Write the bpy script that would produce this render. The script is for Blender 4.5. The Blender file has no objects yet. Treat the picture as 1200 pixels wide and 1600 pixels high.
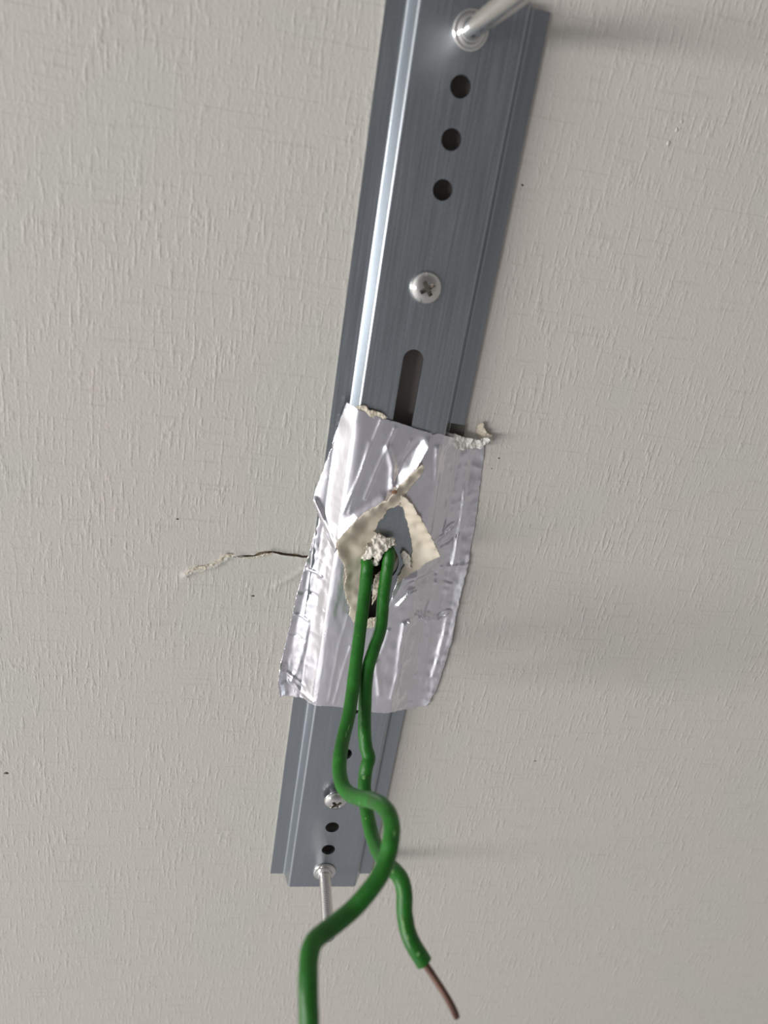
import bpy, bmesh, math, random
from mathutils import Vector, Matrix, noise

random.seed(7)
C = bpy.context.scene.collection
S = bpy.context.scene

# ------------------------------------------------------------------ camera, world, light
# bracket frame: X to the right, Y up along the bracket, Z out of the wall, in millimetres
FPX = 1137.70771
RV = Vector((0.419189319, 0.159725781, -0.127075273))
CP = Vector((-28.3422725, 70.4514042, 142.909376))
RM = Matrix.Rotation(RV.length, 3, RV.normalized())          # bracket frame -> camera frame
HT = 1.5                                                      # height of the bracket centre on the wall (m)
MW = Matrix(((1, 0, 0), (0, 0, -1), (0, 1, 0)))


def W(p):
    return Vector((p[0] * .001, -p[2] * .001, p[1] * .001 + HT))


cam_d = bpy.data.cameras.new('camera')
cam = bpy.data.objects.new('camera', cam_d)
C.objects.link(cam)
S.camera = cam
cam_d.sensor_fit = 'HORIZONTAL'
cam_d.sensor_width = 7.4
cam_d.lens = 7.4 * FPX / 1200
cam_d.clip_start = 0.002
cam_d.clip_end = 50
cam_d.dof.use_dof = True
cam_d.dof.focus_distance = 0.166
cam_d.dof.aperture_fstop = 4.2
cm = (MW @ RM.transposed()).to_4x4()
cm.translation = W(CP)
cam.matrix_world = cm

wd = bpy.data.worlds.new('room_light')
S.world = wd
wd.use_nodes = True
nt = wd.node_tree
nt.nodes.clear()
wo = nt.nodes.new('ShaderNodeOutputWorld')
bg = nt.nodes.new('ShaderNodeBackground')
tc = nt.nodes.new('ShaderNodeTexCoord')
cr = nt.nodes.new('ShaderNodeValToRGB')
dp = nt.nodes.new('ShaderNodeVectorMath')
dp.operation = 'DOT_PRODUCT'
dp.inputs[1].default_value = Vector((-0.93, -0.30, -0.2)).normalized()    # towards the window side of the room
mr = nt.nodes.new('ShaderNodeMapRange')
mr.inputs['From Min'].default_value = -1
mr.inputs['From Max'].default_value = 1
nt.links.new(tc.outputs['Generated'], dp.inputs[0])
nt.links.new(dp.outputs['Value'], mr.inputs['Value'])
nt.links.new(mr.outputs['Result'], cr.inputs['Fac'])
e = cr.color_ramp.elements
e[0].position = 0.0
e[0].color = (.29, .28, .265, 1)
e[1].position = 1.0
e[1].color = (1.35, 1.33, 1.31, 1)
n_ = cr.color_ramp.elements.new(.60)
n_.color = (.36, .355, .36, 1)
n_ = cr.color_ramp.elements.new(.80)
n_.color = (.56, .555, .575, 1)
dp2 = nt.nodes.new('ShaderNodeVectorMath')
dp2.operation = 'DOT_PRODUCT'
dp2.inputs[1].default_value = Vector((.05, -.92, .38)).normalized()      # the unlit side of the room behind the photographer
nt.links.new(tc.outputs['Generated'], dp2.inputs[0])
mr2 = nt.nodes.new('ShaderNodeMapRange')
mr2.interpolation_type = 'SMOOTHSTEP'
mr2.inputs['From Min'].default_value = .45
mr2.inputs['From Max'].default_value = 1.0
mr2.inputs['To Min'].default_value = 1.0
mr2.inputs['To Max'].default_value = .45
nt.links.new(dp2.outputs['Value'], mr2.inputs['Value'])
vs_ = nt.nodes.new('ShaderNodeVectorMath')
vs_.operation = 'SCALE'
nt.links.new(cr.outputs['Color'], vs_.inputs[0])
nt.links.new(mr2.outputs['Result'], vs_.inputs['Scale'])
nt.links.new(vs_.outputs[0], bg.inputs['Color'])
bg.inputs['Strength'].default_value = 0.92
nt.links.new(bg.outputs[0], wo.inputs['Surface'])

ld = bpy.data.lights.new('window_daylight', 'AREA')
ld.shape = 'RECTANGLE'
ld.size = 1.3
ld.size_y = 0.22
ld.energy = 23
ld.color = (1.0, .985, .96)
lo = bpy.data.objects.new('window_daylight', ld)
C.objects.link(lo)
ldir = Vector((-1, -.62, -.12)).normalized()
lo.location = Vector((0, 0, HT)) + ldir * 1.7
zz = ldir
xx = Vector((0, 0, 1)).cross(zz).normalized()
yy = zz.cross(xx)
lo.matrix_world = Matrix.Translation(lo.location) @ Matrix((xx, yy, zz)).transposed().to_4x4()

S.view_settings.view_transform = 'Standard'
S.view_settings.look = 'None'
S.view_settings.gamma = 1
S.view_settings.use_curve_mapping = False
S.view_settings.exposure = 0.06


# ------------------------------------------------------------------ helpers
def unp(u, v, z):
    """photo pixel at height z (mm) above the bracket foot plane -> bracket frame"""
    d = RM.transposed() @ Vector(((u - 600) / FPX, -(v - 800) / FPX, -1))
    t = (z - CP.z) / d.z
    return CP + d * t


PX = 10.2276192
CX = 9.1813
HH = 4.1427
AX = 14.0
LL = 102.953
PY = 97.107
PITCH = 8.0755
WALLZ = -0.86


def tag(o, label=None, cat=None, group=None, kind=None):
    if label: o['label'] = label
    if cat: o['category'] = cat
    if group: o['group'] = group
    if kind: o['kind'] = kind
    return o


def empty(name, p):
    o = bpy.data.objects.new(name, None)
    o.empty_display_size = .005
    C.objects.link(o)
    o.location = W(p)
    return o


def link(name, bm, mat, parent=None, smooth=True):
    me = bpy.data.meshes.new(name)
    for v in bm.verts:
        v.co = W(v.co)
    if smooth:
        for f in bm.faces: f.smooth = True
    bm.to_mesh(me)
    bm.free()
    o = bpy.data.objects.new(name, me)
    C.objects.link(o)
    me.materials.append(mat)
    if parent:
        inv = Matrix.Translation(-parent_world(parent))
        me.transform(inv)
        o.parent = parent
    return o


def parent_world(p):
    v = Vector((0, 0, 0))
    while p:
        v = v + p.location
        p = p.parent
    return v


def fill(loops, xs=(), ys=()):
    bm = bmesh.new()
    for lp in loops:
        vs = [bm.verts.new((p[0], p[1], 0)) for p in lp]
        for i in range(len(vs)):
            bm.edges.new((vs[i], vs[(i + 1) % len(vs)]))
    bmesh.ops.triangle_fill(bm, use_beauty=True, use_dissolve=False, edges=bm.edges[:], normal=(0, 0, 1))
    for no, vals in (((1, 0, 0), xs), ((0, 1, 0), ys)):
        for c in vals:
            bmesh.ops.bisect_plane(bm, geom=bm.verts[:] + bm.edges[:] + bm.faces[:], dist=1e-5,
                                   plane_co=(c, 0, 0) if no[0] else (0, c, 0), plane_no=no)
    for f in bm.faces:
        if f.normal.z < 0: f.normal_flip()
    return bm


def frange(a, b, s):
    n = max(1, int(round((b - a) / s)))
    return [a + (b - a) * i / n for i in range(1, n)]


def solid(o, t, off=-1, rim=True):
    m = o.modifiers.new('thickness', 'SOLIDIFY')
    m.thickness = t * .001
    m.offset = off
    m.use_even_offset = False
    return m


def circle(cx, cy, r, n=40):
    return [(cx + r * math.cos(2 * math.pi * i / n), cy + r * math.sin(2 * math.pi * i / n)) for i in range(n)]


def rough(loop, step, amp, fr=1.0, seed=0.0):
    """subdivide a closed loop and make it ragged"""
    out = []
    n = len(loop)
    for i in range(n):
        a = Vector(loop[i]).to_2d()
        b = Vector(loop[(i + 1) % n]).to_2d()
        k = max(1, int((b - a).length / step))
        for j in range(k):
            p = a.lerp(b, j / k)
            q = Vector((p.x * fr, p.y * fr, seed))
            out.append((p.x + amp * noise.noise(q), p.y + amp * noise.noise(q + Vector((31, 17, 5)))))
    return out


# ------------------------------------------------------------------ materials
def mat(name, col, rough_=.5, metal=0.0, **kw):
    m = bpy.data.materials.new(name)
    m.use_nodes = True
    b = m.node_tree.nodes['Principled BSDF']
    b.inputs['Base Color'].default_value = (*col, 1)
    b.inputs['Roughness'].default_value = rough_
    b.inputs['Metallic'].default_value = metal
    return m


def nodes(m):
    return m.node_tree.nodes, m.node_tree.links, m.node_tree.nodes['Principled BSDF']


def coord(m, scale=(1, 1, 1)):
    N, L, b = nodes(m)
    t = N.new('ShaderNodeTexCoord')
    mp = N.new('ShaderNodeMapping')
    mp.inputs['Scale'].default_value = scale
    L.new(t.outputs['Object'], mp.inputs['Vector'])
    return mp.outputs['Vector']


def nz(m, scale, detail=3, st=(1, 1, 1), dist=0, rg=.5):
    N, L, b = nodes(m)
    n = N.new('ShaderNodeTexNoise')
    n.inputs['Scale'].default_value = scale
    n.inputs['Detail'].default_value = detail
    n.inputs['Roughness'].default_value = rg
    n.inputs['Distortion'].default_value = dist
    L.new(coord(m, st), n.inputs['Vector'])
    return n.outputs['Fac']


def math_(m, op, a, b_):
    N, L, b = nodes(m)
    n = N.new('ShaderNodeMath')
    n.operation = op
    for i, v in enumerate((a, b_)):
        if isinstance(v, (int, float)): n.inputs[i].default_value = v
        else: L.new(v, n.inputs[i])
    return n.outputs[0]


def ramp(m, fac, stops):
    N, L, b = nodes(m)
    r = N.new('ShaderNodeValToRGB')
    el = r.color_ramp.elements
    while len(el) < len(stops): el.new(.5)
    for k, (p, c) in enumerate(stops):
        el[k].position = p
        el[k].color = (*c, 1) if len(c) == 3 else c
    L.new(fac, r.inputs['Fac'])
    return r.outputs['Color']


def bump(m, h, strength, dist):
    N, L, b = nodes(m)
    n = N.new('ShaderNodeBump')
    n.inputs['Strength'].default_value = strength
    n.inputs['Distance'].default_value = dist
    L.new(h, n.inputs['Height'])
    L.new(n.outputs[0], b.inputs['Normal'])


# wallpaper: woven embossed vinyl
M_wall = mat('woven_wallpaper', (.6, .58, .55), .62)
N, L, B = nodes(M_wall)
def band(f, a, b):
    return ramp(M_wall, f, [(a, (0, 0, 0)), (b, (1, 1, 1))])


th = band(nz(M_wall, 1000, 1, (1.35, 1, .17), 0), .50, .68)         # upright slubs, each a few millimetres long
th2 = band(nz(M_wall, 1000, 1, (.10, 1, 1.4), 0), .58, .76)         # crossing thread gaps
brk = band(nz(M_wall, 1000, 2, (.9, 1, .7), 0), .35, .60)           # breaks the slubs up
grain = nz(M_wall, 1000, 4, (1.7, 1, 1.5))
patch = band(nz(M_wall, 60, 2), .38, .66)
slub = math_(M_wall, 'MULTIPLY', math_(M_wall, 'MULTIPLY', th, brk), math_(M_wall, 'ADD', math_(M_wall, 'MULTIPLY', patch, .60), .40))
hsum = math_(M_wall, 'SUBTRACT', math_(M_wall, 'ADD', math_(M_wall, 'MULTIPLY', slub, .95), math_(M_wall, 'MULTIPLY', grain, .75)),
             math_(M_wall, 'MULTIPLY', th2, .22))
bump(M_wall, hsum, .42, .00026)
mot = nz(M_wall, 28, 2)
mot2 = ramp(M_wall, mot, [(.3, (.548, .508, .476)), (.5, (.540, .512, .472)), (.7, (.515, .515, .466))])
mxw = N.new('ShaderNodeMixRGB')
mxw.blend_type = 'MULTIPLY'
mxw.inputs['Color2'].default_value = (.93, .925, .915, 1)
L.new(th2, mxw.inputs['Fac'])
L.new(mot2, mxw.inputs['Color1'])
L.new(mxw.outputs[0], B.inputs['Base Color'])

M_zinc = mat('galvanised_steel', (.28, .31, .34), .36, 1.0)
N, L, B = nodes(M_zinc)
gr = nz(M_zinc, 2600, 4)
st_ = nz(M_zinc, 1000, 3, (2.2, 2.2, .05))
L.new(ramp(M_zinc, math_(M_zinc, 'ADD', math_(M_zinc, 'MULTIPLY', gr, .7), math_(M_zinc, 'MULTIPLY', st_, .3)),
           [(.3, (.35, .375, .405)), (.55, (.395, .425, .455)), (.75, (.45, .48, .51))]), B.inputs['Base Color'])
L.new(ramp(M_zinc, st_, [(.3, (.30, .30, .30)), (.7, (.42, .42, .42))]), B.inputs['Roughness'])
bump(M_zinc, math_(M_zinc, 'ADD', gr, math_(M_zinc, 'MULTIPLY', st_, .3)), .08, .0001)

M_chrome = mat('bright_zinc', (.72, .71, .68), .11, 1.0)
bump(M_chrome, nz(M_chrome, 900, 3), .12, .0002)
M_recess = mat('shaded_recess', (.36, .33, .29), .35, 1.0)  # darker metal, paints the shade inside the screw recess

M_foil = mat('aluminium_foil', (.88, .865, .915), .22, 1.0)
N, L, B = nodes(M_foil)
fn = nz(M_foil, 500, 4, (1, 1, .35))
fn2 = nz(M_foil, 1000, 2, (.35, .35, .2), 0)
bump(M_foil, math_(M_foil, 'ADD', fn, fn2), .06, .0005)
L.new(ramp(M_foil, nz(M_foil, 160, 4, (1, 1, .4)), [(.35, (.20, .20, .20)), (.65, (.30, .30, .30))]), B.inputs['Roughness'])

M_cream = mat('cream_backing', (.62, .57, .48), .6)
N, L, B = nodes(M_cream)
cn = nz(M_cream, 160, 3)
L.new(ramp(M_cream, cn, [(.28, (.55, .48, .38)), (.5, (.60, .535, .435)), (.75, (.64, .58, .485))]), B.inputs['Base Color'])
bump(M_cream, nz(M_cream, 1100, 4), .14, .0003)
M_plaster = mat('white_plaster', (.74, .70, .62), .85)
bump(M_plaster, nz(M_plaster, 1500, 6), .7, .0006)
M_brown = mat('brown_plaster', (.30, .22, .15), .9)
bump(M_brown, nz(M_brown, 900, 5), .7, .0006)
M_rust = mat('rust_stain', (.20, .10, .05), .8)

M_green = mat('green_insulation', (.015, .20, .02), .42)
N, L, B = nodes(M_green)
gn = nz(M_green, 260, 4, (1, 1, 1), .6)
gs = nz(M_green, 520, 5, (1, 1, 1), 1.5)
base = ramp(M_green, gn, [(.3, (.005, .095, .003)), (.6, (.008, .138, .004)), (.8, (.016, .19, .012))])
chalk = ramp(M_green, gs, [(.69, (0, 0, 0)), (.78, (1, 1, 1))])
mx = N.new('ShaderNodeMixRGB')
mx.inputs['Color2'].default_value = (.26, .42, .20, 1)
fac = math_(M_green, 'MULTIPLY', chalk, .5)
L.new(fac, mx.inputs['Fac'])
L.new(base, mx.inputs['Color1'])
L.new(mx.outputs[0], B.inputs['Base Color'])
L.new(ramp(M_green, gn, [(.3, (.36, .36, .36)), (.7, (.52, .52, .52))]), B.inputs['Roughness'])
bump(M_green, gs, .2, .0004)
M_copper = mat('oxidised_copper', (.12, .062, .046), .5, .5)
bump(M_copper, nz(M_copper, 1500, 3), .2, .0002)
M_chalk = mat('pale_scuff', (.13, .30, .09), .7)
M_hole_shade = mat('painted_hole_shade', (.24, .21, .19), .9)  # dark colour standing in for the shade inside the channel
M_film = mat('crinkled_film', (.60, .60, .56), .3)
M_flange_patch = mat('dark_brown', (.10, .095, .08), .7)
M_dirt = mat('dirt', (.10, .08, .05), .9)

# ------------------------------------------------------------------ wall
tear_up = [(482, 866), (473, 866.2), (465, 864), (452, 863), (440, 861.5), (432, 860), (424, 858.5), (414, 859.5), (404, 862), (396, 865), (386, 865.6), (375, 866), (364, 867.5)]
tear_lo = [(364, 868.8), (375, 868.4), (386, 868.0), (396, 867.5), (405, 866), (415, 863.3), (424, 862.2), (432, 863.2), (440, 865), (452, 867.3), (465, 868.6), (474, 870.4), (482, 869.6)]
tear_c = [unp(u, v, WALLZ) for u, v in [(482, 868), (465, 866), (440, 863.5), (424, 860.5), (405, 864), (386, 867), (364, 868), (350, 874), (342, 880), (325, 886), (305, 891), (289, 898)]]
crease_c = [unp(u, v, WALLZ) for u, v in [(430, 915), (450, 906), (476, 888)]]


def segdist(p, pl):
    best = 1e9
    for i in range(len(pl) - 1):
        ax, ay = pl[i][0], pl[i][1]
        dx, dy = pl[i + 1][0] - ax, pl[i + 1][1] - ay
        t = ((p[0] - ax) * dx + (p[1] - ay) * dy) / (dx * dx + dy * dy + 1e-12)
        t = 0 if t < 0 else 1 if t > 1 else t
        ex, ey = p[0] - ax - t * dx, p[1] - ay - t * dy
        d = ex * ex + ey * ey
        if d < best: best = d
    return math.sqrt(best)


slit = [tuple(unp(u, v, WALLZ)[:2]) for u, v in tear_up + tear_lo]
slit = rough(slit, .7, .12, 1.6, 3)
xs = frange(-50, -8, .45)
ys = frange(-22, 12, .45)
bm = fill([[(-700, -1100), (700, -1100), (700, 900), (-700, 900)], slit, circle(-1, -3, 6.2, 24)], xs, ys)
for v in bm.verts:
    x, y = v.co.x, v.co.y
    z = WALLZ
    if -50 < x < -8 and -22 < y < 12:
        d = segdist((x, y), tear_c)
        z += .55 * math.exp(-(d / .55) ** 2) * (1 + .5 * noise.noise(Vector((x, y, 0)))) + .12 * math.exp(-(d / 2.5) ** 2)
        z += .28 * math.exp(-(segdist((x, y), crease_c) / .5) ** 2)
    v.co.z = z
wall = link('wall_back', bm, M_wall)
tag(wall, 'white wall covered in woven-texture wallpaper behind the metal bracket', kind='structure')
wall['label'] = 'off-white woven-texture wallpapered wall carrying the metal bracket'

bm = fill([[(-700, -1100), (700, -1100), (700, 900), (-700, 900)], circle(-1, -3, 5.6, 24)])
r = bmesh.ops.extrude_face_region(bm, geom=bm.faces[:])
for el in r['geom']:
    if isinstance(el, bmesh.types.BMVert): el.co.z -= 30
for v in bm.verts:
    v.co.z += WALLZ - .3
bmesh.ops.recalc_face_normals(bm, faces=bm.faces[:])
link('plaster', bm, M_brown, wall, False)
bm = fill([[(-20, -20), (20, -20), (20, 20), (-20, 20)]])
for v in bm.verts: v.co.z = WALLZ - 26
link('masonry', bm, M_brown, wall, False)


def idw(pts, x, y, pw=2.6):
    sw = sz = 0
    for px, py, pz in pts:
        w = 1 / (((px - x) ** 2 + (py - y) ** 2 + .45) ** (pw / 2))
        sw += w
        sz += w * pz
    return sz / sw


def scrap(name, pix, base_z, material, parent, thick=.25, nz_amp=.25, nz_fr=.9, edge=.18, step=.3, inner=(), seed=0., octv=4):
    """a torn sheet whose outline points carry their own height (mm above base_z)"""
    P = []
    for u, v, h in pix:
        h = h * 1.45 if h > 1.1 and octv == 2 else h
        q = unp(u, v, base_z + h)
        P.append((q.x, q.y, q.z))
    I = []
    for u, v, h in inner:
        q = unp(u, v, base_z + h)
        I.append((q.x, q.y, q.z))
    lp = rough([(p[0], p[1]) for p in P], .35, edge, 1.3, seed)
    x0, x1 = min(p[0] for p in lp), max(p[0] for p in lp)
    y0, y1 = min(p[1] for p in lp), max(p[1] for p in lp)
    bm = fill([lp], frange(x0, x1, step), frange(y0, y1, step))
    for v in bm.verts:
        x, y = v.co.x, v.co.y
        v.co.z = idw(P + I, x, y) + nz_amp * noise.fractal(Vector((x * nz_fr, y * nz_fr, seed)), .6, 2.1, octv)
    o = link(name, bm, material, parent)
    solid(o, thick)
    return o


# torn paper core along the crack
scrap('torn_paper', [(292, 903, .1), (288, 897, .5), (300, 889, .7), (318, 885, .7), (333, 881, .6), (343, 874, .7), (352, 866, .6), (362, 866, .5), (371, 869, .3), (385, 870, .3),
                     (395, 871, .3), (405, 868, .4), (416, 865, .5), (428, 864, .4), (420, 867, .3), (404, 871, .2), (390, 873, .2), (375, 872, .2), (362, 871, .2), (352, 876, .2), (345, 882, .2), (330, 888, .2), (312, 893, .2), (300, 896, .2)],
      WALLZ + .15, M_cream, wall, .2, .2, 1.2, .14, .3, seed=2.)
for u, v, s in [(10, 1208, .42), (277, 811, .2), (395, 931, .3), (836, 1189, .25), (816, 289, .2), (780, 716, .18), (768, 732, .14)]:
    q = unp(u, v, WALLZ)
    bm = bmesh.new()
    bmesh.ops.create_icosphere(bm, subdivisions=2, radius=s)
    for w_ in bm.verts:
        n = noise.noise(w_.co * 4 + Vector((u, v, 0)))
        w_.co = Vector((w_.co.x * (1.3 + n), w_.co.y * (.8 + n * .5), w_.co.z * .35)) + q
    link('dirt_speck', bm, M_dirt, wall)
for u, v, s in [(1065, 190, .28), (1057, 203, .35), (1044, 224, .4), (1062, 200, .2)]:
    q = unp(u, v, WALLZ)
    bm = bmesh.new()
    bmesh.ops.create_icosphere(bm, subdivisions=2, radius=s)
    for w_ in bm.verts:
        w_.co = Vector((w_.co.x * .8, w_.co.y * 1.3, w_.co.z * .6)) + q
    link('wallpaper_bump', bm, M_wall, wall)

# ------------------------------------------------------------------ bracket
bracket = empty('mounting_bracket', (0, 0, 0))
tag(bracket, 'long galvanised steel mounting bracket with raised middle, screwed upright to the wall', 'bracket')
SL = math.hypot(PX - CX, HH)
PTS = [(0, 0, HH), (CX, CX, HH), (CX + SL, PX, 0), (CX + SL + AX - PX, AX, 0)]
PTS_L = PTS
PXR = 10.85
SLR = math.hypot(PXR - CX, HH)
PTS_R = [(0, 0, HH), (CX, CX, HH), (CX + SLR, PXR, 0), (CX + SLR + AX - PXR, AX, 0)]
SE = PTS_L[-1][0]
SER = PTS_R[-1][0]


def prof0(s):
    PTS = PTS_R if s > 0 else PTS_L
    s = abs(s)
    for i in range(3):
        if s <= PTS[i + 1][0] or i == 2:
            t = (s - PTS[i][0]) / (PTS[i + 1][0] - PTS[i][0])
            return PTS[i][1] + t * (PTS[i + 1][1] - PTS[i][1]), PTS[i][2] + t * (PTS[i + 1][2] - PTS[i][2])


def prof(s):
    sg = 1 if s >= 0 else -1
    s = abs(s)
    if min(abs(s - CX), abs(s - CX - (SL if sg < 0 else SLR))) > .5:
        x, z = prof0(sg * s)
        return sg * x, z
    ax = az = 0
    for k in range(-4, 5):
        x, z = prof0(sg * (s + k * .12))
        ax += x
        az += z
    return sg * ax / 9, az / 9


def capsule(y0, y1, r, n=20):
    pts = [(r * math.cos(math.pi * i / n), y1 + r * math.sin(math.pi * i / n)) for i in range(n + 1)]
    pts += [(r * math.cos(math.pi + math.pi * i / n), y0 + r * math.sin(math.pi + math.pi * i / n)) for i in range(n + 1)]
    return pts


outer = [(-SE, -LL), (SER, -LL), (SER, LL), (-SE, LL)]
loops = [outer, circle(-.7, -2.6, 5.3, 40), capsule(17.5, 42.4, 2.0), capsule(-42.0, -11.6, 2.0)]
for sg in (-1, 1):
    for k in (1, 2):
        loops.append(circle(0, sg * (PY - k * PITCH), 1.78))
loops.append(circle(0, PY - 3 * PITCH, 1.78))
loops.append(circle(0, -(PY - 3 * PITCH), 1.78))
loops.append(circle(0, -56.3, 1.78))
xs = []
for sg in (-1, 1):
    for c0 in (CX, CX + (SL if sg < 0 else SLR)):
        xs += [sg * (c0 + k * .12) for k in range(-5, 6)]
bm = fill(loops, xs, frange(-LL, LL, 10))
for v in bm.verts:
    x, z = prof(v.co.x)
    wob = .12 * noise.noise(Vector((x * .02, v.co.y * .03, 3)))
    v.co = Vector((x, v.co.y, z))
    if abs(x) > PX + .3:
        v.co.x += .10 * noise.noise(Vector((0, v.co.y * .15, x)))
rail = link('rail', bm, M_zinc, bracket, True)
solid(rail, .8)
ms = rail.modifiers.new('edges', 'EDGE_SPLIT')
ms.split_angle = math.radians(40)


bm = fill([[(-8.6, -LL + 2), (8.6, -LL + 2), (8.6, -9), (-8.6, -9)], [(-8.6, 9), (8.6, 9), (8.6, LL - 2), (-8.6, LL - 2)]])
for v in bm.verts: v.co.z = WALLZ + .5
bk = link('hole_shade_strip', bm, M_hole_shade, bracket, False)  # strip added behind the rail so the holes and slots look shaded
bk['label'] = 'added dark strip giving the shade seen through the holes'
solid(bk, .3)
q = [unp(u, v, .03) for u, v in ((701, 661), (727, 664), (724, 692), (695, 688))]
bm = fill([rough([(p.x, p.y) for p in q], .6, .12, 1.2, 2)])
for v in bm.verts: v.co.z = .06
link('flange_patch', bm, M_flange_patch, bracket)  # flat dark brown patch on the right flange, above the tape


def lathe(bm, prof_, c, ax=(0, 0, 1), n=40, cap=True):
    az = Vector(ax).normalized()
    axx = Vector((0, 1, 0)).cross(az).normalized()
    ay = az.cross(axx)
    rings = []
    for r_, h in prof_:
        if r_ < 1e-6:
            rings.append([bm.verts.new(Vector(c) + az * h)])
        else:
            rings.append([bm.verts.new(Vector(c) + az * h + axx * (r_ * math.cos(2 * math.pi * i / n)) + ay * (r_ * math.sin(2 * math.pi * i / n))) for i in range(n)])
    for a, b in zip(rings, rings[1:]):
        if len(a) == 1 and len(b) == 1: continue
        for i in range(n):
            j = (i + 1) % n
            if len(a) == 1: bm.faces.new((a[0], b[i], b[j]))
            elif len(b) == 1: bm.faces.new((a[i], a[j], b[0]))
            else: bm.faces.new((a[i], a[j], b[j], b[i]))
    bmesh.ops.recalc_face_normals(bm, faces=bm.faces[:])
    return bm


def stud(y, length, label):
    o_ = unp
    r0 = 1.52
    pr = [(r0 * .93, -3.0), (r0 * .93, HH + 1.0)]
    z = HH + 1.7
    while z < length - .5:
        pr += [(r0 * .90, z), (r0, z + .16), (r0, z + .26), (r0 * .90, z + .42)]
        z += .5
    pr += [(r0 * .88, length - .3), (r0 * .7, length), (0, length)]
    s = link('stud', lathe(bmesh.new(), [(0, -3.0)] + pr, (0, y, 0)), M_chrome, bracket)
    s['label'] = label
    c = link('collar', lathe(bmesh.new(), [(1.6, HH - .2), (2.95, HH), (3.05, HH + .25), (2.95, HH + .5), (2.6, HH + .58), (2.1, HH + .62), (1.95, HH + .9), (1.9, HH + 1.6), (1.7, HH + 1.75), (1.3, HH + 1.7)], (0, y, 0)), M_chrome, s)
    return s


stud(PY, 36, 'upper threaded stud')
stud(-PY, 23.5, 'lower threaded stud')


def screw(x, y, z0, ax, rot, R_=3.05, Hd=1.75):
    """pan head with a cross recess"""
    az = Vector(ax).normalized()
    prf = [(0, -6), (1.55, -6), (1.55, -.02), (R_ * .97, 0), (R_, .25)]
    n = 14
    for i in range(1, n + 1):
        a = math.pi / 2 * i / n
        prf.append((max(0, R_ * math.cos(a) ** .85 if i < n else 0), .25 + (Hd - .25) * math.sin(a)))
    bm = bmesh.new()
    lathe(bm, prf, (x, y, z0), ax, 64)
    hd = link('screw', bm, M_chrome, bracket)
    # cross recess cut by a boolean cutter that is baked into the mesh
    cut = bmesh.new()
    axx = Vector((0, 1, 0)).cross(az).normalized()
    ay = az.cross(axx)
    ca, sa = math.cos(rot), math.sin(rot)
    u_ = axx * ca + ay * sa
    w_ = az.cross(u_)
    base = Vector((x, y, z0))
    for k in range(2):
        a_, b_ = (u_, w_) if k == 0 else (w_, -u_)
        vs = []
        for h, l in ((.45, .95), (Hd + 1, 2.0)):
            for sx, sy in ((-1, -1), (1, -1), (1, 1), (-1, 1)):
                vs.append(cut.verts.new(base + az * h + a_ * (sx * l) + b_ * (sy * .40)))
        for f in ((3, 2, 1, 0), (4, 5, 6, 7), (0, 1, 5, 4), (1, 2, 6, 5), (2, 3, 7, 6), (3, 0, 4, 7)):
            cut.faces.new([vs[i] for i in f])
    co = link('cutter', cut, M_recess, None, False)
    co.location = -parent_world(bracket) * 0
    hd_w = hd
    m = hd.modifiers.new('recess', 'BOOLEAN')
    m.operation = 'DIFFERENCE'
    m.solver = 'EXACT'
    m.use_self = True
    m.object = co
    bpy.context.view_layer.update()
    dg = bpy.context.evaluated_depsgraph_get()
    me = bpy.data.meshes.new_from_object(hd.evaluated_get(dg))
    hd.modifiers.clear()
    hd.data = me
    me.materials.clear()
    me.materials.append(M_chrome)
    me.materials.append(M_recess)
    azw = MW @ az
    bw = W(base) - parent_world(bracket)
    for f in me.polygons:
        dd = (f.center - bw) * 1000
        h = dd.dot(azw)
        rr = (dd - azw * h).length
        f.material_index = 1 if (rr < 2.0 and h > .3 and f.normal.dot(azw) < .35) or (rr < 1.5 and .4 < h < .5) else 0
    bpy.data.objects.remove(co)
    ms = hd.modifiers.new('edges', 'EDGE_SPLIT')
    ms.split_angle = math.radians(35)
    return hd


screw(0, 56.0, HH + .02, (0.03, 0.02, 1), .62)
q = unp(524.5, 1249, HH + 1.0)
screw(q.x, q.y, HH + 1.0, (.05, -.20, 1), .7, 3.05, 1.7)

# ------------------------------------------------------------------ foil tape
tape = empty('foil_tape', (0, 0, HH))
tag(tape, 'crumpled torn patch of shiny aluminium foil tape wrapped across the middle of the bracket', 'tape')


def drape(x):
    """height of taut tape over the bracket profile"""
    a = abs(x)
    if a < CX - 1.8: return HH + .22
    if a < CX + .4:
        t = (a - CX + 1.8) / 2.2
        return HH + .22 - .45 * t ** 2.2
    f = AX - 1.4 if x < 0 else AX + .3
    if a < f:
        t = (a - CX - .4) / (f - CX - .4)
        return (HH - .23) * (1 - t) ** 1.1 + .30 * t
    t = min(1, (a - f) / 3.4)
    return .30 + (WALLZ + .25 - .30) * t * t * (3 - 2 * t)


def onto(u, v, zf=lambda x: drape(x), add=0.0):
    z = HH
    for _ in range(12):
        q = unp(u, v, z)
        z = .5 * z + .5 * (zf(q.x) + add)
    return unp(u, v, z)


creases = []


def crease(pix, amp, w, add=0):
    creases.append(([tuple(onto(u, v)[:2]) for u, v in pix], amp, w))


# long folds following the bracket
crease([(577, 690), (555, 770), (545, 800)], .12, .30)
crease([(596, 655), (560, 745), (536, 800)], .16, .35)
crease([(617, 668), (590, 730), (570, 778)], .16, .35)
crease([(642, 688), (625, 725), (612, 750)], .12, .3)
crease([(606, 700), (614, 728), (612, 762)], .45, .7)
crease([(618, 745), (628, 720), (655, 690)], -.25, .8)
crease([(684, 700), (680, 780), (672, 830)], .35, .5)
crease([(700, 700), (686, 770), (676, 835)], -.3, .7)
crease([(712, 700), (700, 780), (690, 830)], .4, .5)
crease([(733, 700), (722, 800), (708, 880)], .4, .5)
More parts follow.
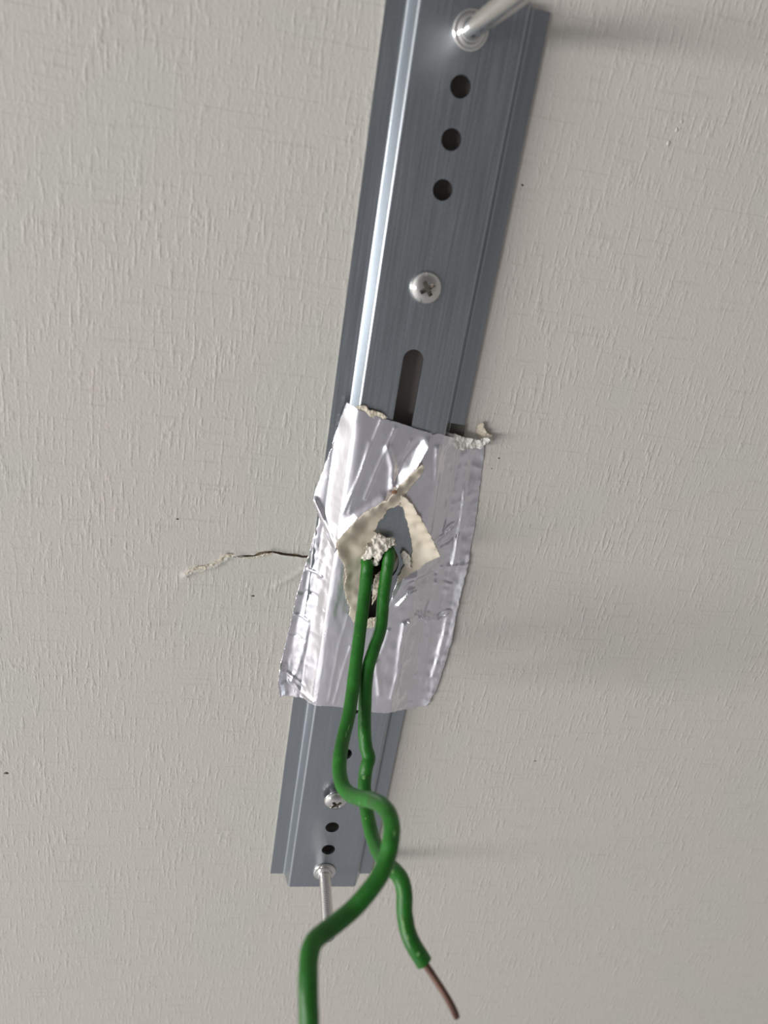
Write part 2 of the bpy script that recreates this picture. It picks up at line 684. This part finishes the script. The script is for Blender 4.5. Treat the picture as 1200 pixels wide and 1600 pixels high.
# crumples on the right
crease([(676, 850), (690, 838), (708, 820)], 1.1, .55)
crease([(680, 858), (700, 846), (716, 830)], -.3, .55)
crease([(668, 905), (640, 925), (622, 945)], .9, .45)
crease([(680, 895), (655, 905), (640, 915)], -.35, .5)
crease([(640, 970), (662, 960), (682, 965), (700, 955)], 1.0, .5)
crease([(655, 955), (660, 962), (668, 968)], .8, .35)
crease([(650, 920), (675, 908), (705, 912)], .4, .35)
crease([(690, 885), (710, 884), (730, 880)], .4, .35)
crease([(632, 975), (626, 1010), (622, 1050), (612, 1090)], .55, .6)
crease([(640, 985), (630, 1030), (625, 1075)], -.35, .8)
crease([(668, 930), (655, 985), (645, 1040), (640, 1090)], .22, .5)
crease([(700, 960), (690, 1005), (676, 1055)], .45, .6)
crease([(672, 980), (663, 1040), (655, 1090)], .2, .5)
crease([(588, 1035), (590, 1060), (593, 1085)], .4, .6)
crease([(608, 985), (604, 1000), (596, 1020)], .3, .5)
crease([(545, 960), (530, 1010), (514, 1095)], .14, .35)
crease([(548, 1010), (535, 1050), (522, 1098)], .14, .35)
# left skirt crumples
crease([(500, 880), (492, 930), (478, 1000), (463, 1050), (455, 1062)], .30, .5)
crease([(488, 860), (482, 900), (468, 960), (452, 1015), (445, 1060)], -.30, .7)
crease([(482, 890), (492, 893), (502, 898)], .35, .35)
crease([(470, 925), (482, 926), (494, 930)], -.3, .4)
crease([(462, 960), (472, 962), (480, 968)], .3, .35)
crease([(455, 990), (466, 993), (474, 1000)], -.25, .4)
crease([(440, 1045), (455, 1055), (472, 1068)], .3, .5)
crease([(455, 1062), (470, 1080), (488, 1095)], .35, .6)
crease([(520, 820), (506, 870), (500, 900)], .3, .5)


def tape_z(x, y, add=0, amp=1.0):
    z = drape(x) + add
    a = abs(x)
    for pl, am, w in creases:
        if min(p[0] for p in pl) - 3 < x < max(p[0] for p in pl) + 3 and min(p[1] for p in pl) - 3 < y < max(p[1] for p in pl) + 3:
            d = segdist((x, y), pl)
            if d < 3: z += am * math.exp(-(d / w) ** 2)
    k = .10 if a < CX else .22
    z += amp * k * noise.fractal(Vector((x * .35, y * .13, 4.2)), .8, 2.1, 3)
    if a > CX + 1:
        z += amp * .10 * (1 - abs(noise.noise(Vector((x * .2, y * .35, 9)))) * 2.5)
    if x > CX - 6 and y < 8:
        t = min(1, (x - CX + 6) / 4) * min(1, (8 - y) / 5)
        z += t * .22 * noise.noise(Vector((x * .26 + y * .12, y * .30, 2)))
    lo = HH + .04 if a < CX else WALLZ + .1
    d = z - lo
    return lo + .5 * (d + math.sqrt(d * d + .012))


def tape_sheet(name, outline, holes, add, raise_=(), ragged=.14, step=.42, thick=.09, seed=0., amp=1.0):
    step = .30
    lp = rough([tuple(onto(u, v, add=add)[:2]) for u, v in outline], .5, ragged, 1.0, seed)
    hs = [rough([tuple(onto(u, v, add=add)[:2]) for u, v in h], .5, .15, 1.0, seed) for h in holes]
    x0, x1 = min(p[0] for p in lp), max(p[0] for p in lp)
    y0, y1 = min(p[1] for p in lp), max(p[1] for p in lp)
    bm = fill([lp] + hs, frange(x0, x1, step), frange(y0, y1, step))
    R2 = [([tuple(onto(u, v)[:2]) for u, v in pl], am, w) for pl, am, w in raise_]
    for v in bm.verts:
        x, y = v.co.x, v.co.y
        z = tape_z(x, y, add, amp)
        for pl, am, w in R2:
            z += am * math.exp(-(segdist((x, y), pl) / w) ** 2)
        v.co.z = z
    o = link(name, bm, M_foil, tape)
    solid(o, thick)
    return o


sheet_px = [(600, 690), (640, 670), (676, 679), (686, 677), (702, 682), (722, 690), (740, 694), (757, 692), (755, 720), (750, 760), (745, 800), (739, 840), (731, 880), (722, 915), (712, 960), (705, 1000),
            (693, 1040), (682, 1075), (666, 1103), (640, 1109), (612, 1113), (580, 1113), (540, 1106), (505, 1103), (488, 1101), (470, 1090), (452, 1087), (437, 1083), (434, 1062), (437, 1040),
            (444, 1015), (450, 990), (457, 960), (463, 930), (470, 905), (476, 885), (484, 862), (489, 840), (497, 818), (500, 800), (520, 745), (560, 705)]
hole_px = [(628, 778), (640, 788), (655, 812), (670, 840), (682, 864), (662, 880), (640, 890), (622, 902), (612, 930), (604, 958), (590, 973), (560, 972), (554, 950), (548, 915), (543, 885), (541, 855), (560, 815), (600, 788)]
tape_sheet('lower_sheet', sheet_px, [hole_px], 0.0, [([(665, 892), (632, 905), (616, 935)], .5, .9), ([(437, 1083), (434, 1062), (437, 1042)], 1.3, 1.2), ([(735, 870), (705, 1000), (670, 1100)], .5, 1.2)], seed=1.)
flap_px = [(541, 627), (549, 631), (558, 638), (575, 644), (600, 654), (630, 663), (660, 673), (675, 677), (669, 696), (660, 713), (650, 730), (638, 745), (625, 758), (610, 775), (590, 790), (568, 803), (548, 820), (532, 838),
           (526, 850), (522, 866), (514, 846), (505, 824), (496, 802), (487, 782), (492, 768), (499, 750), (508, 725), (518, 700), (526, 670), (533, 648)]
tape_sheet('upper_flap', flap_px, [], .30, [([(669, 696), (650, 730), (625, 758)], 1.1, 1.1), ([(600, 782), (560, 808), (532, 840)], .9, 1.3), ([(492, 780), (510, 820), (525, 856)], .8, .6), ([(541, 627), (535, 645)], .8, 2.5)], seed=5., amp=.3)

# cream torn backing around the opening
o = scrap('torn_backing', [(524, 852, 1.7), (534, 838, 1.9), (548, 824, 1.9), (562, 810, 1.8), (576, 799, 1.8), (592, 791, 1.9), (606, 783, 1.9), (618, 770, 1.9), (634, 754, 1.8), (650, 736, 1.6), (661, 726, 1.5),
                           (662, 735, 1.0), (652, 750, .9), (642, 762, .8), (632, 774, .7), (628, 783, .6), (618, 790, .4), (606, 795, .3), (599, 806, .3), (590, 820, .25), (584, 832, .25), (596, 838, .3), (590, 848, .5), (576, 858, .7),
                           (568, 872, .6), (566, 888, .4), (564, 905, .3), (562, 925, .3), (560, 945, .3), (558, 966, .3), (553, 974, .5), (546, 962, .7), (547, 950, .8), (541, 935, 1.0), (538, 918, 1.2), (541, 902, 1.2), (538, 885, 1.3), (531, 872, 1.5)],
      HH + .15, M_cream, tape, .3, .65, .20, .30, .3, [(560, 840, .3), (550, 862, .5), (575, 822, .3), (552, 900, .4), (600, 790, 1.3), (552, 930, .5)], 3., 2)
o['label'] = 'cream torn paint curl left of the opening'
o = scrap('torn_backing', [(628, 775, 1.2), (638, 782, 1.5), (646, 790, 1.7), (652, 802, 1.8), (661, 814, 1.9), (667, 828, 2.0), (675, 842, 2.1), (681, 854, 2.1), (688, 869, 1.9), (678, 873, 1.2), (668, 878, .8), (656, 888, .6),
                           (642, 897, .5), (630, 905, .4), (620, 912, .4), (622, 900, .2), (632, 884, .2), (641, 873, .2), (645, 862, .2), (643, 845, .2), (638, 825, .2), (634, 808, .25), (630, 793, .3), (622, 790, .4)],
      HH + .15, M_cream, tape, .3, .5, .20, .28, .3, [(655, 850, .5), (650, 870, .4), (648, 820, .8)], 8., 2)
o['label'] = 'cream torn paint curl right of the opening'
scrap('torn_backing', [(628, 860, .5), (634, 862, .9), (640, 868, .9), (641, 878, .6), (643, 888, .7), (636, 886, .8), (631, 877, .6), (626, 868, .3)], HH + .1, M_plaster, tape, .3, .4, 1.2, .3, .25, seed=4.)
scrap('torn_backing', [(556, 962, .6), (575, 968, .5), (590, 962, .4), (600, 950, .3), (606, 940, .4), (604, 962, .8), (594, 978, .9), (578, 982, .9), (562, 978, .8)], HH + .1, M_cream, tape, .25, .3, 1.0, .25, .25, seed=6.)
scrap('torn_backing', [(586, 900, 1.), (596, 892, 1.), (594, 915, .8), (588, 935, .6), (581, 945, .3), (583, 920, .5)], HH + .1, M_cream, tape, .25, .3, 1.0, .2, .25, seed=7.)
scrap('torn_backing', [(556, 636, .3), (568, 633, .8), (580, 641, .9), (596, 645, .9), (606, 653, .6), (590, 655, .2), (566, 648, .1)], HH + .1, M_cream, tape, .2, .25, 1.1, .2, .25, seed=9.)
# crinkled upper edge on the right
scrap('torn_edge', [(676, 678, .6), (690, 673, 1.0), (700, 677, 1.0), (712, 679, .9), (730, 684, .8), (748, 688, .9), (762, 684, 1.2), (768, 688, 1.2), (762, 693, 1.0), (756, 696, .6), (751, 703, .8), (744, 700, .4), (733, 703, 1.0),
                    (720, 703, 1.0), (710, 697, .9), (704, 688, .7), (694, 682, .5)], 1.1, M_film, tape, .2, .55, .8, .25, .25, [(725, 694, -.3), (735, 697, -.2)], 11.)
bm = bmesh.new()
bmesh.ops.create_icosphere(bm, subdivisions=3, radius=.55)
q = unp(617, 769, HH + 2.85)
for v in bm.verts:
    v.co = Vector((v.co.x * 1.0, v.co.y * .7, v.co.z * .35)) * (1 + .5 * noise.noise(v.co * 3)) + q
link('rust_spot', bm, M_rust, tape)

# paper scrap sticking up from the wall beside the upper right tape corner
sc = scrap('paper_scrap', [(746, 664, .2), (754, 660, .9), (757, 668, 1.1), (761, 676, 1.4), (770, 683, 1.2), (768, 691, .6), (757, 690, .5), (748, 684, .3), (744, 675, .2)], WALLZ + .1, M_cream, None, .2, .35, 1.1, .25, .25, seed=13.)
tag(sc, 'small beige torn paper scrap on the wall above the right corner of the foil tape', 'paper scrap')

# plaster lump in the cable opening
pl_ = scrap('plaster_lump', [(566, 880, 1.4), (568, 870, 1.8), (572, 860, 2.3), (578, 852, 2.4), (585, 846, 2.2), (588, 840, 1.8), (595, 836, 1.5), (603, 838, 1.6), (609, 842, 2.1), (615, 849, 2.6), (610, 857, 3.0), (602, 864, 3.2),
                             (596, 871, 3.2), (592, 878, 3.0), (588, 886, 2.5), (583, 884, 2.4), (585, 873, 3.0), (580, 871, 2.8), (574, 875, 2.4), (569, 885, 1.8)],
             HH, M_plaster, None, .9, .55, .9, .35, .22, [(590, 855, 4.0), (580, 862, 3.6), (600, 850, 3.2)], 21.)
tag(pl_, 'jagged white plaster lump in the cable opening above the green wires', 'plaster')


# ------------------------------------------------------------------ wires
def catmull(P, n=8):
    out = []
    for i in range(len(P) - 1):
        p0, p1, p2, p3 = P[max(0, i - 1)], P[i], P[i + 1], P[min(len(P) - 1, i + 2)]
        for k in range(n):
            t = k / n
            out.append(.5 * ((2 * p1) + (p2 - p0) * t + (2 * p0 - 5 * p1 + 4 * p2 - p3) * t * t + (3 * p1 - p0 - 3 * p2 + p3) * t ** 3))
    out.append(P[-1].copy())
    return out


def tube(path, rf, n=24, hollow=0.0, seed=0.):
    bm = bmesh.new()
    rings = []
    t0 = (path[1] - path[0]).normalized()
    nrm = t0.orthogonal().normalized()
    L_ = 0
    for i, p in enumerate(path):
        t = (path[min(i + 1, len(path) - 1)] - path[max(i - 1, 0)]).normalized()
        nrm = (nrm - t * nrm.dot(t)).normalized()
        b = t.cross(nrm)
        if i: L_ += (p - path[i - 1]).length
        ring = []
        for k in range(n):
            a = 2 * math.pi * k / n
            dvec = nrm * math.cos(a) + b * math.sin(a)
            rr = rf(i / (len(path) - 1)) * (1 + .035 * noise.noise((p + dvec) * .5 + Vector((seed, 0, 0))) + .02 * noise.noise((p + dvec * 1.5) * 1.6))
            ring.append(bm.verts.new(p + dvec * rr))
        rings.append(ring)
    for a, b in zip(rings, rings[1:]):
        for k in range(n):
            bm.faces.new((a[k], a[(k + 1) % n], b[(k + 1) % n], b[k]))
    if hollow:
        t = (path[-1] - path[-2]).normalized()
        r2 = []
        for dz, s in ((0, hollow), (-3, hollow)):
            r2.append([bm.verts.new(path[-1] + (v.co - path[-1]) * s + t * dz) for v in rings[-1]])
        for a, b in ((rings[-1], r2[0]), (r2[0], r2[1])):
            for k in range(n):
                bm.faces.new((a[k], a[(k + 1) % n], b[(k + 1) % n], b[k]))
    else:
        bm.faces.new(rings[-1])
    bm.faces.new(rings[0][::-1])
    bmesh.ops.recalc_face_normals(bm, faces=bm.faces[:])
    return bm


w1 = [(574, 878, 5.5), (572.5, 897, 7), (571, 915, 8.5), (567.5, 944, 11), (564, 973, 14), (560, 1005, 17.5), (555.5, 1040, 21), (550, 1085, 25.5), (545, 1117, 29), (536.5, 1152, 33), (531.5, 1180, 36.5), (530.5, 1202, 39),
      (534, 1224, 42.5), (544, 1239, 45.5), (560, 1246.5, 49), (580, 1250, 53), (596, 1258, 57), (607.5, 1272, 60), (612, 1292, 62.5), (611, 1313, 64.5), (606, 1336, 66), (598.5, 1358, 67.5), (585, 1381, 69),
      (567, 1404, 70.5), (550, 1422, 71.5), (527, 1441, 73), (504, 1458.5, 74.5), (489, 1474, 76), (483, 1498, 78), (481.5, 1540, 81), (483, 1600, 84), (486, 1680, 87), (490, 1760, 89)]
w2 = [(608, 862, 5.5), (606.5, 880, 6.8), (603, 903, 8), (599.5, 930, 10), (597.5, 955, 12), (594.5, 982, 14.5), (585.5, 1010, 17.5), (576, 1040, 20.5), (571.5, 1072, 23), (570, 1110, 26), (569.5, 1140, 28.5), (572, 1167, 30.5), (576.5, 1184, 32),
      (573.5, 1196, 33), (570.5, 1212, 34), (569.5, 1232, 36), (571.5, 1255, 38), (575.5, 1280, 41), (582, 1306, 44.5), (591, 1330, 49), (603, 1348, 53.5), (616, 1360, 58), (626, 1373, 60.5), (631.5, 1394, 62), (632.5, 1427, 64),
      (637.5, 1456, 66), (647, 1478, 67.5), (663, 1504, 69)]


def wire(pix, name, label, seed, pre, cut_end):
    P = [Vector(p) for p in pre] + [unp(u, v, z) for u, v, z in pix]
    path = catmull(P, 8)
    root = empty(name, P[0])
    tag(root, label, 'wire')
    ins = link('insulation', tube(path, lambda t: 1.34, 28, .52 if cut_end else 0, seed), M_green, root)
    return root, P, path


r1, P1, path1 = wire(w1, 'electrical_wire', 'green insulated wire crossing in front and running down out of the bottom edge', 1., [(-3.2, -3.0, -20), (-3.0, -3.5, -6), (-2.8, -3.8, 1.0)], False)
r2, P2, path2 = wire(w2, 'electrical_wire', 'green insulated wire ending lower right in a bare copper tip', 5., [(1.0, -1.5, -20), (1.2, -1.2, -6), (1.8, -.6, 1.5)], True)
tdir = (path2[-1] - path2[-3]).normalized()
cp = [path2[-1] - tdir * 5, path2[-1] - tdir * 2, path2[-1]] + [unp(u, v, z) for u, v, z in [(677, 1525, 70.5), (692, 1548, 72.5), (705, 1570, 74), (714, 1590, 75)]]
co_ = link('copper_core', tube(catmull(cp, 6), lambda t: .56 if t < .97 else .48, 16, 0, 3.), M_copper, r2)
co_['label'] = 'bare brown copper core'


# pale nicks and scuffs on the insulation
def nick(path, u, v, root, l, w, seed):
    best = None
    for i, p in enumerate(path):
        q = RM @ (p - CP)
        px = 600 + FPX * q.x / -q.z
        py = 800 - FPX * q.y / -q.z
        d = math.hypot(px - u, py - v)
        if best is None or d < best[0]: best = (d, i)
    i = best[1]
    p = path[i]
    t = (path[min(i + 1, len(path) - 1)] - path[max(i - 1, 0)]).normalized()
    tgt = unp(u, v, p.z)
    off = tgt - p
    off -= t * off.dot(t)
    tc_ = (Vector((0, 40, 150)) - p)
    tc_ = (tc_ - t * tc_.dot(t)).normalized()
    side = t.cross(tc_)
    s = max(-1, min(1, off.dot(side) / 1.34))
    n = (side * s + tc_ * math.sqrt(max(0, 1 - s * s))).normalized()
    c = p + n * 1.32 + t * (tgt - p).dot(t)
    b = t.cross(n)
    bm = bmesh.new()
    bmesh.ops.create_icosphere(bm, subdivisions=3, radius=1)
    for q in bm.verts:
        k = 1 + .6 * noise.noise(q.co * 2 + Vector((seed, seed, 0)))
        q.co = c + t * (q.co.x * l * k) + b * (q.co.y * w * k) + n * (q.co.z * .07)
    link('scuff', bm, M_chalk, root)


for u, v, l, w in [(612, 1307, .5, .12), (571, 1244, .3, .25), (556, 1246, .4, .1), (541, 1140, .9, .07), (537, 1152, .6, .07)]:
    nick(path1, u, v, r1, l, w, u)
for u, v, l, w in [(567, 1216, .45, .35), (571, 1284, .2, .15), (624, 1392, 1.3, .16), (619, 1370, .5, .28), (629, 1446, 1.5, .22), (634, 1462, .5, .2), (650, 1486, .3, .3), (566, 1150, .5, .15)]:
    nick(path2, u, v, r2, l, w, u)
